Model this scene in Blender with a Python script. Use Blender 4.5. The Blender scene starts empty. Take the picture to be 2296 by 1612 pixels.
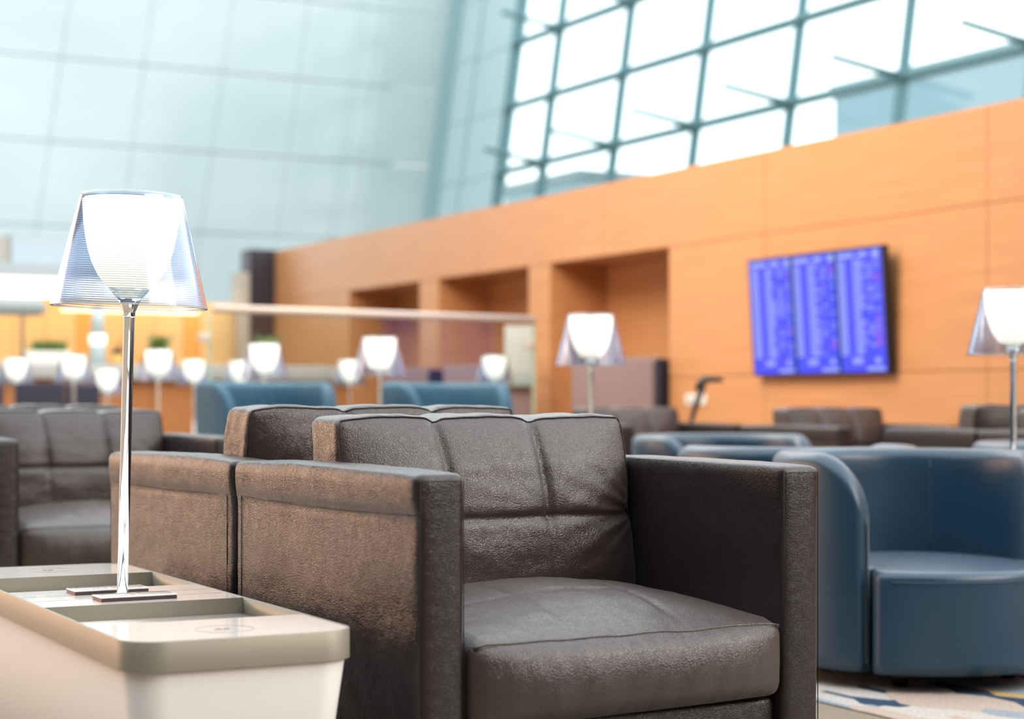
import bpy, math, random
import numpy as np
from mathutils import Vector, noise
C = bpy.context.scene
COL = C.collection
PI = math.pi
rnd = random.Random(7)

# ------------------------------------------------------------------ camera, world, light, exposure
F = 4100.0                       # focal length in pixels of the 2296 px wide frame
EYE = 0.80                       # camera height
cam_d = bpy.data.cameras.new('camera')
cam = bpy.data.objects.new('camera', cam_d); COL.objects.link(cam); C.camera = cam
cam_d.sensor_fit = 'HORIZONTAL'; cam_d.sensor_width = 36.0
cam_d.lens = 36.0 * F / 2296.0
cam_d.shift_y = 99.0 / 2296.0    # horizon sits at row 905
cam_d.clip_end = 300; cam_d.clip_start = 0.05
cam.location = (0, 0, EYE); cam.rotation_euler = (PI / 2, 0, 0)
cam_d.dof.use_dof = True; cam_d.dof.focus_distance = 3.62; cam_d.dof.aperture_fstop = 2.7

w = bpy.data.worlds.new('sky'); C.world = w; w.use_nodes = True
bg = w.node_tree.nodes['Background']
bg.inputs[0].default_value = (0.91, 0.97, 1.0, 1); bg.inputs[1].default_value = 2.9

vs = C.view_settings
vs.view_transform = 'Standard'; vs.look = 'None'; vs.exposure = 0.0; vs.gamma = 1.0
try: vs.use_curve_mapping = False
except Exception: pass
C.cycles.max_bounces = 8; C.cycles.transparent_max_bounces = 24
C.cycles.sample_clamp_indirect = 6.0
C.cycles.caustics_reflective = False; C.cycles.caustics_refractive = False

def area(name, loc, target, sx, sy, power, color):
    l = bpy.data.lights.new(name, 'AREA'); l.shape = 'RECTANGLE'; l.size = sx; l.size_y = sy
    l.energy = power; l.color = color
    o = bpy.data.objects.new(name, l); COL.objects.link(o); o.location = loc
    o.rotation_euler = (Vector(target) - Vector(loc)).to_track_quat('-Z', 'Y').to_euler()
    return o
# warm area lights out of view, for the seats and the timber wall
area('unseen_side_light', (-9.0, 9.0, 2.2), (-0.3, 3.6, 0.9), 8.0, 3.0, 450, (1.0, 0.60, 0.39))  # stands in for an unseen warm lit area at the left
area('added_seat_fill', (7.0, 0.0, 5.2), (0.5, 3.8, 0.6), 7.0, 4.0, 520, (1.0, 0.87, 0.76))  # fill added for highlights on cushions and seat tops
area('added_wall_fill', (-1.5, 10.5, 4.8), (1.6, 14.0, 1.2), 2.5, 2.5, 330, (1.0, 0.78, 0.55))  # fill added to brighten the timber wall

# ------------------------------------------------------------------ helpers
def M(name, col, rough=0.5, metal=0.0, spec=0.5, emis=None, es=0.0, coat=0.0):
    m = bpy.data.materials.new(name); m.use_nodes = True
    b = m.node_tree.nodes['Principled BSDF']
    b.inputs['Base Color'].default_value = (*col, 1)
    b.inputs['Roughness'].default_value = rough
    b.inputs['Metallic'].default_value = metal
    b.inputs['Specular IOR Level'].default_value = spec
    b.inputs['Coat Weight'].default_value = coat
    if emis:
        b.inputs['Emission Color'].default_value = (*emis, 1)
        b.inputs['Emission Strength'].default_value = es
    return m
def nd(m, typ, **kw):
    n = m.node_tree.nodes.new(typ)
    for k, v in kw.items():
        if k in n.inputs: n.inputs[k].default_value = v
        else: setattr(n, k, v)
    return n
def ln(m, a, ao, b, bi): m.node_tree.links.new(a.outputs[ao], b.inputs[bi])
def BS(m): return m.node_tree.nodes['Principled BSDF']
def coords(m, scale=(1, 1, 1)):
    tc = nd(m, 'ShaderNodeTexCoord'); mp = nd(m, 'ShaderNodeMapping')
    mp.inputs['Scale'].default_value = scale
    ln(m, tc, 'Object', mp, 'Vector'); return mp
def ramp(m, stops, interp='LINEAR'):
    r = nd(m, 'ShaderNodeValToRGB'); cr = r.color_ramp; cr.interpolation = interp
    while len(cr.elements) < len(stops): cr.elements.new(0.5)
    for e, (p, c) in zip(cr.elements, stops):
        e.position = p; e.color = (*c, 1)
    return r

def leather(name, c1, c2, rough, grain=230, bump=0.35, dist=0.0012, spec=0.5, sheen=0.0):
    m = M(name, c1, rough, spec=spec)
    BS(m).inputs['Sheen Weight'].default_value = sheen; BS(m).inputs['Sheen Roughness'].default_value = 0.35
    mp = coords(m)
    v = nd(m, 'ShaderNodeTexVoronoi', Scale=grain); v.feature = 'DISTANCE_TO_EDGE'
    nz = nd(m, 'ShaderNodeTexNoise', Scale=38.0, Detail=4.0)
    n2 = nd(m, 'ShaderNodeTexNoise', Scale=5.0, Detail=3.0)
    wp = nd(m, 'ShaderNodeMixRGB', Fac=0.02); wp.blend_type = 'ADD'
    ln(m, mp, 0, nz, 'Vector'); ln(m, mp, 0, n2, 'Vector')
    ln(m, mp, 0, wp, 1); ln(m, nz, 'Color', wp, 2); ln(m, wp, 0, v, 'Vector')
    mr = nd(m, 'ShaderNodeMapRange'); mr.inputs['From Max'].default_value = 0.22
    ln(m, v, 'Distance', mr, 'Value')
    b1 = nd(m, 'ShaderNodeBump', Strength=bump, Distance=dist)
    b2 = nd(m, 'ShaderNodeBump', Strength=0.10, Distance=0.002)
    ln(m, mr, 0, b1, 'Height'); ln(m, nz, 0, b2, 'Height'); ln(m, b2, 0, b1, 'Normal')
    ln(m, b1, 0, BS(m), 'Normal')
    cr = ramp(m, [(0.3, c1), (0.7, c2)]); ln(m, n2, 0, cr, 0)
    ln(m, cr, 0, BS(m), 'Base Color')
    return m

BROWN = leather('brown_leather', (0.014, 0.0082, 0.010), (0.019, 0.0115, 0.0135), 0.30, bump=0.34, dist=0.0009, spec=0.52, sheen=0.07)
BROWN_LIT = leather('lit_brown_leather', (0.038, 0.026, 0.025), (0.048, 0.033, 0.031), 0.31, grain=210, bump=0.36, dist=0.0010, spec=0.65, sheen=0.18)  # same brown leather, lightened for the light the cushions catch
BLUE = leather('blue_leather', (0.012, 0.045, 0.082), (0.016, 0.055, 0.098), 0.30, spec=0.6, sheen=0.22, grain=420, bump=0.12, dist=0.0006)
BLUE2 = leather('soft_blue_leather', (0.022, 0.085, 0.145), (0.030, 0.105, 0.175), 0.55, grain=420, bump=0.1, dist=0.0006, spec=0.35)
THREAD = M('dark_thread', (0.02, 0.014, 0.013), 0.6)
BTHREAD = M('blue_thread', (0.02, 0.06, 0.11), 0.6)
BLACK = M('black_plastic', (0.012, 0.012, 0.014), 0.4)
CHROME = M('chrome', (0.86, 0.86, 0.88), 0.06, metal=1.0)
WHITE = M('white_gloss', (0.86, 0.80, 0.75), 0.12, coat=0.4)
WBODY = M('white_lacquer', (0.80, 0.79, 0.77), 0.35)
CHAMP = M('champagne_metal', (0.29, 0.265, 0.21), 0.48, metal=0.35)
GREY = M('grey_paint', (0.30, 0.36, 0.37), 0.5)
TAUPE = M('taupe_paint', (0.45, 0.42, 0.37), 0.6)
NAVY = M('navy_fabric_and_shade', (0.018, 0.022, 0.045), 0.8)
MAUVE = M('mauve_fabric', (0.22, 0.155, 0.155), 0.85)
DARK = M('dark_panel', (0.022, 0.020, 0.032), 0.45)
MARK = M('grey_print', (0.25, 0.22, 0.20), 0.5)
LEAF = M('leaf_green', (0.14, 0.24, 0.05), 0.5)
LEAF2 = M('pale_leaf', (0.22, 0.34, 0.12), 0.5)
WARMW = M('amber_panel', (0.66, 0.45, 0.22), 0.5)
WARMO = M('orange_panel', (0.60, 0.32, 0.08), 0.5)
PALE = M('pale_plaster', (0.46, 0.54, 0.58), 0.6)
STONEW = M('white_counter', (0.40, 0.42, 0.42), 0.3)

def link(name, me, mat, parent=None, smooth=True):
    o = bpy.data.objects.new(name, me); COL.objects.link(o)
    if mat is not None and not me.materials: me.materials.append(mat)
    if parent is not None: o.parent = parent
    if smooth and len(me.polygons): me.polygons.foreach_set('use_smooth', [True] * len(me.polygons))
    return o
def empty(name, loc=(0, 0, 0), rz=0.0, label=None, cat=None, group=None, kind=None, parent=None):
    o = bpy.data.objects.new(name, None); COL.objects.link(o)
    o.location = loc; o.rotation_euler = (0, 0, rz); o.empty_display_size = 0.1
    tag(o, label, cat, group, kind); o.parent = parent
    return o
def tag(o, label=None, cat=None, group=None, kind=None):
    if label: o['label'] = label
    if cat: o['category'] = cat
    if group: o['group'] = group
    if kind: o['kind'] = kind
    return o
def mesh(name, v, f):
    me = bpy.data.meshes.new(name); me.from_pydata([tuple(map(float, p)) for p in v], [], f); me.update(); return me
def copy_tree(o, parent=None):
    c = o.copy(); COL.objects.link(c); c.parent = parent
    for ch in list(o.children): copy_tree(ch, c)
    return c

def axis(h, r, n):
    k = [math.sin(a) for a in (PI/2*np.array([0, .25, .5, .75, 1.0]))]
    edge = [-h + r * (1 - math.cos(PI/2 * q)) * 1.0 for q in (0, .3, .6, 1.0)]
    mid = list(np.linspace(-h + r, h - r, n + 1))[1:-1]
    return edge + mid + [-e for e in reversed(edge)]
def rbox(hx, hy, hz, r, nx=2, ny=2, nz=2, disp=None, c=(0, 0, 0), name='rbox'):
    """rounded box whose faces are grids; disp(P, N) -> P moves the points"""
    ax, ay, az = axis(hx, r, nx), axis(hy, r, ny), axis(hz, r, nz)
    idx = {}; pts = []; faces = []
    def vid(i, j, k):
        key = (i, j, k)
        if key not in idx:
            idx[key] = len(pts); pts.append((ax[i], ay[j], az[k]))
        return idx[key]
    I, J, K = len(ax) - 1, len(ay) - 1, len(az) - 1
    for i in range(I):
        for j in range(J):
            faces.append((vid(i, j, 0), vid(i, j+1, 0), vid(i+1, j+1, 0), vid(i+1, j, 0)))
            faces.append((vid(i, j, K), vid(i+1, j, K), vid(i+1, j+1, K), vid(i, j+1, K)))
    for i in range(I):
        for k in range(K):
            faces.append((vid(i, 0, k), vid(i+1, 0, k), vid(i+1, 0, k+1), vid(i, 0, k+1)))
            faces.append((vid(i, J, k), vid(i, J, k+1), vid(i+1, J, k+1), vid(i+1, J, k)))
    for j in range(J):
        for k in range(K):
            faces.append((vid(0, j, k), vid(0, j, k+1), vid(0, j+1, k+1), vid(0, j+1, k)))
            faces.append((vid(I, j, k), vid(I, j+1, k), vid(I, j+1, k+1), vid(I, j, k+1)))
    P = np.array(pts); H = np.array([hx - r, hy - r, hz - r])
    Q = np.clip(P, -H, H); D = P - Q
    N = D / np.maximum(np.linalg.norm(D, axis=1, keepdims=True), 1e-9)
    P = Q + r * N
    if disp: P = disp(P, N)
    P = P + np.array(c)
    return mesh(name, P, faces)
def box(x0, x1, y0, y1, z0, z1, r=0.0, name='box'):
    if r > 0:
        return rbox((x1-x0)/2, (y1-y0)/2, (z1-z0)/2, r, 1, 1, 1, c=((x0+x1)/2, (y0+y1)/2, (z0+z1)/2), name=name)
    v = [(x, y, z) for x in (x0, x1) for y in (y0, y1) for z in (z0, z1)]
    f = [(0, 1, 3, 2), (4, 6, 7, 5), (0, 4, 5, 1), (2, 3, 7, 6), (0, 2, 6, 4), (1, 5, 7, 3)]
    return mesh(name, v, f)
def bx(name, mat, parent, x0, x1, y0, y1, z0, z1, r=0.0):
    return link(name, box(x0, x1, y0, y1, z0, z1, r, name), mat, parent, smooth=r > 0)
def lathe(prof, seg=48, closed=False, name='lathe'):
    v = []; f = []; n = len(prof)
    for (r, z) in prof:
        for s in range(seg):
            a = 2 * PI * s / seg; v.append((r * math.cos(a), r * math.sin(a), z))
    for i in range(n - 1 if not closed else n):
        i2 = (i + 1) % n
        for s in range(seg):
            s2 = (s + 1) % seg
            f.append((i * seg + s, i * seg + s2, i2 * seg + s2, i2 * seg + s))
    if not closed:
        if prof[0][0] > 1e-6: f.append(tuple(reversed(range(seg))))
        if prof[-1][0] > 1e-6: f.append(tuple(range((n - 1) * seg, n * seg)))
    return mesh(name, v, f)
def tube(pts, r, seg=8, name='tube', closed=False):
    pts = [Vector(p) for p in pts]; v = []; f = []; n = len(pts)
    up = Vector((0, 0, 1))
    for i, p in enumerate(pts):
        a = pts[(i - 1) % n] if (closed or i > 0) else p
        b = pts[(i + 1) % n] if (closed or i < n - 1) else p
        t = (b - a).normalized()
        s = t.cross(up)
        if s.length < 0.05: s = t.cross(Vector((0, 1, 0)))
        s.normalize(); q = s.cross(t)
        rr = r[i] if isinstance(r, (list, tuple)) else r
        for k in range(seg):
            an = 2 * PI * k / seg
            v.append(p + s * (rr * math.cos(an)) + q * (rr * math.sin(an)))
    m = n if closed else n - 1
    for i in range(m):
        j = (i + 1) % n
        for k in range(seg):
            k2 = (k + 1) % seg
            f.append((i*seg + k, i*seg + k2, j*seg + k2, j*seg + k))
    if not closed:
        f.append(tuple(reversed(range(seg)))); f.append(tuple(range((n-1)*seg, n*seg)))
    return mesh(name, v, f)
def fnoise(P, s, seed=0.0, octv=3):
    return np.array([noise.fractal(Vector((p[0]*s + seed, p[1]*s + seed*1.7, p[2]*s - seed)), 1.0, 2.0, octv) for p in P])
def at(px, D): return ((px - 1148.0) / F * D, D)
def zat(y, D): return EYE + (905.0 - y) / F * D

# ------------------------------------------------------------------ floor and rug
TH = math.radians(28.2)
fl = M('beige_tile', (0.27, 0.22, 0.17), 0.35)
link('floor', mesh('floor', [(-40, -12, 0), (60, -12, 0), (60, 90, 0), (-40, 90, 0)], [(0, 1, 2, 3)]), fl, smooth=False)['kind'] = 'structure'
rugm = M('patterned_rug', (0.6, 0.55, 0.5), 0.95, spec=0.1)
mp = coords(rugm, (5.5, 2.6, 1)); nz = nd(rugm, 'ShaderNodeTexNoise', Scale=150.0, Detail=2.0)
vo = nd(rugm, 'ShaderNodeTexVoronoi', Scale=1.6); vo.distance = 'MANHATTAN'
ln(rugm, mp, 0, vo, 'Vector')
sp = nd(rugm, 'ShaderNodeSeparateColor'); ln(rugm, vo, 'Color', sp, 0)
cr = ramp(rugm, [(0.0, (0.035, 0.06, 0.10)), (0.2, (0.42, 0.34, 0.29)), (0.4, (0.44, 0.42, 0.41)), (0.55, (0.50, 0.34, 0.14)), (0.66, (0.26, 0.29, 0.33)), (0.78, (0.46, 0.42, 0.38)), (0.92, (0.05, 0.08, 0.13))], 'CONSTANT')
ln(rugm, sp, 0, cr, 0)
tc = nd(rugm, 'ShaderNodeTexCoord'); ln(rugm, tc, 'Object', nz, 'Vector')
mx = nd(rugm, 'ShaderNodeMixRGB', Fac=0.55); mx.blend_type = 'OVERLAY'
ln(rugm, cr, 0, mx, 1); ln(rugm, nz, 0, mx, 2); ln(rugm, mx, 0, BS(rugm), 'Base Color')
bp = nd(rugm, 'ShaderNodeBump', Strength=0.8, Distance=0.01); ln(rugm, nz, 0, bp, 'Height'); ln(rugm, bp, 0, BS(rugm), 'Normal')
rug = link('rug', rbox(1.15, 2.1, 0.003, 0.002, 3, 3, 1, c=(1.15, -0.1, 0.003)), rugm)
rug.location = (0.838, 4.86, 0.0); rug.rotation_euler = (0, 0, math.radians(27.6))
tag(rug, 'cream rug with navy, grey and gold angular patches under the blue chairs', 'rug')

# ------------------------------------------------------------------ timber wall on the right
wood = M('orange_wood', (0.72, 0.34, 0.13), 0.42)
mp = coords(wood, (0.6, 3.0, 22.0)); nz = nd(wood, 'ShaderNodeTexNoise', Scale=2.2, Detail=5.0)
ln(wood, mp, 0, nz, 'Vector')
cr = ramp(wood, [(0.3, (0.50, 0.235, 0.10)), (0.7, (0.60, 0.295, 0.135))]); ln(wood, nz, 0, cr, 0); ln(wood, cr, 0, BS(wood), 'Base Color')
wall = empty('wall_right', (2.94, 10.5, 0), -math.radians(61.8), kind='structure')
WTOP = 2.56; NT = 1.98; ND = 0.55
niches = [(3.717, 5.54), (5.92, 7.69), (8.11, 9.83)]
def wpan(t0, t1, z0, z1, y0=0.0, y1=0.02, nm='wood_panel'):
    g = 0.003
    return bx(nm, wood, wall, -t1 + g, -t0 - g, y0, y1, z0 + g, z1 - g)
cuts = [-8.5, -6.3, -4.1, -1.9, 0.30, 2.5, 3.717]
for a, b in zip(cuts, cuts[1:]):
    wpan(a, b, 0, 1.0); wpan(a, b, 1.0, NT)
for a, b in ((5.54, 5.92), (7.69, 8.11), (9.83, 11.0), (11.0, 12.17)):
    wpan(a, b, 0, 1.0); wpan(a, b, 1.0, NT)
cuts2 = [-8.5, -6.3, -4.1, -1.9, 0.30, 2.5, 4.7, 6.9, 9.1, 11.3, 12.17]
for a, b in zip(cuts2, cuts2[1:]): wpan(a, b, NT, WTOP)
core = [(-8.5, 3.717), (5.54, 5.92), (7.69, 8.11), (9.83, 12.17)]
for a, b in core: bx('wall_core', wood, wall, -b, -a, 0.022, ND + 0.1, 0, NT)
bx('wall_core', wood, wall, -12.17, 8.5, 0.022, ND + 0.1, NT, WTOP)
for a, b in niches:
    m_ = (a + b) / 2
    wpan(a, m_, 0, NT, ND, ND + 0.02, 'niche_back'); wpan(m_, b, 0, NT, ND, ND + 0.02, 'niche_back')
# dark pier and grey pier at the wall's far end
pier = empty('wall_end', (0, 0, 0), kind='structure')
x0, y0 = at(605, 21.2)
p = bx('dark_pier', DARK, pier, -0.30, 0.0, -0.15, 0.15, 0, 2.57); p.location = (x0, y0, 0); p.rotation_euler = (0, 0, TH)
p = bx('grey_pier', TAUPE, pier, -0.42, -0.302, -0.15, 0.15, 0, 2.30); p.location = (x0, y0, 0); p.rotation_euler = (0, 0, TH)

# ------------------------------------------------------------------ glass facade above the timber wall
frame_m = M('teal_steel', (0.09, 0.20, 0.22), 0.4, metal=0.2)
glass_m = bpy.data.materials.new('clear_glass'); glass_m.use_nodes = True
nt = glass_m.node_tree; nt.nodes.clear()
o_ = nt.nodes.new('ShaderNodeOutputMaterial'); tr = nt.nodes.new('ShaderNodeBsdfTransparent'); gl = nt.nodes.new('ShaderNodeBsdfGlossy')
fr = nt.nodes.new('ShaderNodeLayerWeight'); mxs = nt.nodes.new('ShaderNodeMixShader')
tr.inputs[0].default_value = (0.94, 0.98, 0.98, 1); gl.inputs['Roughness'].default_value = 0.05
fp = nt.nodes.new('ShaderNodeMath'); fp.operation = 'POWER'; fp.inputs[1].default_value = 4.0
fq = nt.nodes.new('ShaderNodeMath'); fq.operation = 'MULTIPLY_ADD'; fq.inputs[1].default_value = 0.5; fq.inputs[2].default_value = 0.04
nt.links.new(fr.outputs['Facing'], fp.inputs[0]); nt.links.new(fp.outputs[0], fq.inputs[0]); nt.links.new(fq.outputs[0], mxs.inputs[0]); nt.links.new(tr.outputs[0], mxs.inputs[1]); nt.links.new(gl.outputs[0], mxs.inputs[2]); nt.links.new(mxs.outputs[0], o_.inputs[0])
ALPHA = math.atan(0.142)
fac = empty('window_1', (3.618, 36.0, 6.26), -math.radians(61.8), kind='structure')
fac.rotation_euler = (-ALPHA, 0, -math.radians(61.8))
SP, RW = 3.08, 1.565
xs = [-8.28, -6.16] + [SP * k for k in range(-1, 5)]
rows = list(range(-2, 5))
ztop = RW * 4
for x in xs: bx('mullion', frame_m, fac, x - 0.035, x + 0.035, -0.10, 0.12, RW * -2, ztop)
for r_ in rows: bx('transom', frame_m, fac, xs[0], xs[-1], -0.10, 0.10, RW*r_ - 0.06, RW*r_ + 0.06)
for x0_, x1_ in zip(xs, xs[1:]):
    for r_ in rows[:-1]:
        bx('glass_pane', glass_m, fac, x0_ + 0.05, x1_ - 0.05, 0.0, 0.02, RW*r_ + 0.04, RW*(r_+1) - 0.04)
for x in xs[1:]:
    for r_ in (0, 2):
        me = tube([(x, 0, RW*r_), (x, -1.5, RW*r_)], [0.07, 0.06], 8)
        link('strut', me, frame_m, fac)
        link('node', lathe([(0.001, -0.11), (0.09, -0.08), (0.11, 0), (0.09, 0.08), (0.001, 0.11)], 12), frame_m, fac).location = (x, -0.08, RW*r_)
    for r_ in (-1, 1, 3):
        link('node', lathe([(0.001, -0.09), (0.08, -0.06), (0.09, 0), (0.08, 0.06), (0.001, 0.09)], 12), frame_m, fac).location = (x, -0.06, RW*r_)
clad_m = M('blue_cladding', (0.34, 0.46, 0.48), 0.28, coat=0.3)
clad_d = M('teal_cladding', (0.20, 0.33, 0.35), 0.35)
clad = empty('wall_corner', (3.618, 36.0, 6.26), kind='structure'); clad.rotation_euler = fac.rotation_euler
for i, (a, b) in enumerate([(-8.33, -9.4), (-9.4, -10.4), (-10.4, -11.5)]):
    for r_ in range(-4, 4): bx('cladding_panel', clad_m, clad, b + .01, a - .01, 0.0 + 0.06 * (i % 2), 0.25, RW*r_ + 0.01, RW*(r_+1) - 0.01)
bx('corner_post', clad_d, clad, -12.25, -11.5, -0.05, 0.25, -6.3, ztop)
# neighbouring building seen low through the glass
ext = M('pale_blue_render', (0.27, 0.41, 0.47), 0.6)
nb = empty('terminal_block', (8.1, 46.0, 0), -math.radians(61.8), 'pale blue terminal block outside the glass at far right', 'building')
bx('wall', ext, nb, 0, 18, 0, 6, 0, 8.6); bx('roof_edge', GREY, nb, -0.1, 18, -0.1, 6, 8.6, 8.8)
nb2 = empty('terminal_annex', (-0.2, 52.0, 0), -math.radians(61.8), 'small pale annex outside, at the low left corner of the glass', 'building')
bx('wall', ext, nb2, 0, 4.2, 0, 5, 0, 6.8); bx('roof_edge', GREY, nb2, -0.1, 4.3, -0.1, 5, 6.8, 7.0)

# ------------------------------------------------------------------ tall pale wall beyond the bar
pale_m = M('pale_cyan_panel', (0.52, 0.66, 0.665), 0.14, spec=0.9)
mp = coords(pale_m, (0.25, 0.25, 0.5)); nz = nd(pale_m, 'ShaderNodeTexNoise', Scale=1.0, Detail=2.0); ln(pale_m, mp, 0, nz, 'Vector')
cr = ramp(pale_m, [(0.3, (0.385, 0.475, 0.49)), (0.7, (0.45, 0.535, 0.545))]); ln(pale_m, nz, 0, cr, 0); ln(pale_m, cr, 0, BS(pale_m), 'Base Color')
cx, cy = 3.618 - 0.4726 * 12.2, 36 + 0.8813 * 12.2
pw = empty('wall_far', (cx, cy, 6.26), math.radians(28.2), kind='structure')
def shear_box(x0, x1, z0, z1, y0, y1):
    v = [(x + 0.142 * z, y, z) for x in (x0, x1) for y in (y0, y1) for z in (z0, z1)]
    return mesh('panel', v, [(0, 1, 3, 2), (4, 6, 7, 5), (0, 4, 5, 1), (2, 3, 7, 6), (0, 2, 6, 4), (1, 5, 7, 3)])
pwid, phei = 1.95, 1.95
for i in range(9):
    for k in range(-4, 4):
        y_ = 0.01 * ((i * 7 + k * 3) % 3)
        a, b = -pwid * (i + 1) + .007, -pwid * i - .007
        z0_, z1_ = max(-6.26, phei*k + .012 + 0.6), phei * (k+1) - .012 + 0.6
        link('wall_panel', shear_box(a, b, z0_, z1_, y_ * 0.5, 0.2), pale_m, pw, smooth=False)
bx('wall_core', pale_m, pw, -17.6, -0.9, 0.2, 0.4, -6.26, 8.3)

# unseen hall walls behind and left, tall and dark to block low sky
hallm = M('grey_hall_wall', (0.05, 0.04, 0.038), 0.7)
bx('wall_back', hallm, None, -13, 26, -5.4, -5.0, 0, 12)['kind'] = 'structure'
bx('wall_left', hallm, None, -13.4, -13.0, -5.4, 24, 0, 9)['kind'] = 'structure'

# ------------------------------------------------------------------ armchair
CW, CL, CH = 0.86, 0.82, 0.682
def seam_g(d, s): return np.exp(-(d / s) ** 2)
def arm_disp(outer):
    def f(P, N):
        P = P.copy()
        s = np.sign(N[:, 0]) * (np.abs(N[:, 0]) > 0.6)
        z = P[:, 2]; y = P[:, 1]
        zs = 0.325 - 0.074 - 0.006 * np.sin((y + 0.41) / 0.82 * PI)
        side = (s == outer)
        g = seam_g(z - zs, 0.0035) * 0.003
        puff = 0.006 * np.clip(1 - ((z - 0.29) / 0.05) ** 2, 0, 1) * side
        body = 0.007 * np.clip(1 - ((z + 0.04) / 0.28) ** 2, 0, 1) * np.clip(1 - (y / 0.40) ** 4, 0, 1)
        vg = seam_g(y - 0.375, 0.003) * 0.003
        n_ = 0.0022 * fnoise(P, 9.0, 3.1)
        P[:, 0] += N[:, 0] * (puff + body - side * (g + vg) + n_)
        top = N[:, 2] > 0.6
        P[:, 2] += top * (0.006 * np.sin((y + 0.41) / 0.82 * PI) + 0.003 * fnoise(P, 5.0, 9.0))
        fr = N[:, 1] < -0.6
        P[:, 1] -= fr * 0.005 * np.clip(1 - (P[:, 0] / 0.045) ** 2, 0, 1) * np.clip(1 - (z / 0.32) ** 4, 0, 1)
        return P
    return f
def build_armchair():
    root = empty('armchair')
    hz = (CH - 0.04) / 2
    for side in (-1, 1):
        xc = 0.045 if side < 0 else CW - 0.045
        a = link('arm', rbox(0.045, CL/2, hz, 0.014, 6, 46, 60, arm_disp(side), (xc, CL/2, 0.04 + hz), 'arm'), BROWN, root)
        # stitching round the front face of the arm and along the side panel
        xa, xb = xc - 0.041, xc + 0.041
        link('stitching', tube([(xa, -0.0015, 0.05), (xa, -0.0015, CH - 0.012), (xb, -0.0015, CH - 0.012), (xb, -0.0015, 0.05)], 0.0011, 5), THREAD, a)
        xo = xc + side * 0.0462
        pts = [(xo + side*0.0003, y_, 0.04 + hz + 0.325 - 0.074 - 0.006 * math.sin(y_ / CL * PI)) for y_ in np.linspace(0.01, CL - 0.01, 24)]
        link('stitching', tube(pts, 0.0009, 5), THREAD, a)
        link('stitching', tube([(xo, CL - 0.034, 0.05), (xo, CL - 0.034, CH - 0.02)], 0.0009, 5), THREAD, a)
    hzb = (CH - 0.01 - 0.04) / 2
    link('back_panel', rbox((CW - 0.18)/2, 0.05, hzb, 0.014, 16, 3, 16, None, (CW/2, CL - 0.05, 0.04 + hzb), 'back_panel'), BROWN, root)
    link('base_panel', rbox((CW - 0.18)/2, 0.335, 0.098, 0.012, 8, 8, 4, None, (CW/2, 0.355, 0.146), 'base_panel'), BROWN, root)
    # seat cushion
    sx, sy, sz = (CW - 0.18)/2 - 0.002, 0.33, 0.073
    def seat_d(P, N):
        P = P.copy(); X = P[:, 0] / sx; Y = P[:, 1] / sy; Z = P[:, 2] / sz
        top = np.clip(N[:, 2], 0, 1)
        crown = 0.060 * np.clip(1 - X**2, 0, 1) ** 0.75 * np.clip(1 - np.abs(Y)**2.0, 0, 1) ** 0.9
        cell = np.abs(np.sin(1.5 * PI * (X + 1))) ** 0.45 * np.abs(np.sin(1.5 * PI * (Y + 1))) ** 0.45
        d = np.minimum(np.abs(np.abs(X) - 1/3) * sx, np.abs(np.abs(Y) - 1/3) * sy)
        P[:, 2] += top * (crown + (0.004 * cell - 0.003 * seam_g(d, 0.004)) * np.clip((1 - np.abs(Y)) * 4, 0, 1) + 0.004 * fnoise(P, 11.0, 2.0) * (0.5 + 0.5*np.abs(Y)))
        fr = np.clip(-N[:, 1], 0, 1)
        P[:, 1] -= fr * (0.040 * np.clip(1 - X**4, 0, 1) * np.clip(1 - 0.75 * Z**2, 0, 1) + 0.004 * fnoise(P * np.array([1, 1, .4]), 14.0, 5.0))
        P[:, 2] -= np.clip(-N[:, 2], 0, 1) * 0.0
        # the front lower edge sags a little toward the left
        P[:, 2] -= (Z < 0) * 0.012 * np.clip(-Y, 0, 1) * (1 - X) * 0.5
        pinch = np.clip(np.abs(X) - 0.9, 0, 1) * 10
        P[:, 2] -= top * 0.008 * pinch
        return P
    scz = 0.322
    st = link('seat_cushion', rbox(sx, sy, sz, 0.028, 66, 56, 14, seat_d, (CW/2, 0.318, scz), 'seat_cushion'), BROWN_LIT, root)
    def on_edge(disp, h, r, c, xs, ys, push=0.0012):
        """points along the rounded upper long edge of a displaced box"""
        k = 0.7071
        P = np.array([(x, ys * (h[1] - r + r*k), h[2] - r + r*k) for x in xs]); N = np.tile([0, ys*k, k], (len(xs), 1))
        return [tuple(p) for p in disp(P, N) + N * push + np.array(c)]
    link('piping', tube(on_edge(seat_d, (sx, sy, sz), 0.028, (CW/2, 0.318, scz), np.linspace(-0.97, 0.97, 60) * sx, -1, 0.0), 0.0024, 6), BROWN_LIT, st)
    link('stitching', tube([(p[0], p[1] - 0.0035, p[2] - 0.0045) for p in on_edge(seat_d, (sx, sy, sz), 0.028, (CW/2, 0.318, scz), np.linspace(-0.96, 0.96, 60) * sx, -1, 0.0)], 0.0013, 5), THREAD, st)
    # back cushion
    hx, hy, hz = 0.333, 0.066, 0.20
    def back_d(P, N):
        P = P.copy(); X = P[:, 0] / hx; Z = P[:, 2] / hz; Y = P[:, 1] / hy
        fr = np.abs(N[:, 1]) * np.sign(N[:, 1])
        env = np.clip(1 - np.abs(X)**4, 0, 1) * np.clip(1 - np.abs(Z)**2.6, 0, 1)
        col = np.abs(np.sin(1.5 * PI * (X + 1)))
        dX = np.abs(np.abs(X + 0.03*Z) - 1/3) * hx
        zm = 0.0 - 0.05 * np.clip(X, 0, 1) * 0
        dZ = np.abs(Z - zm) * hz
        up = np.clip((Z + 0.25) * 3, 0.25, 1)
        sag = 0.044 * env + 0.010 * (col ** 0.5 - 0.6) * up * env
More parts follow.
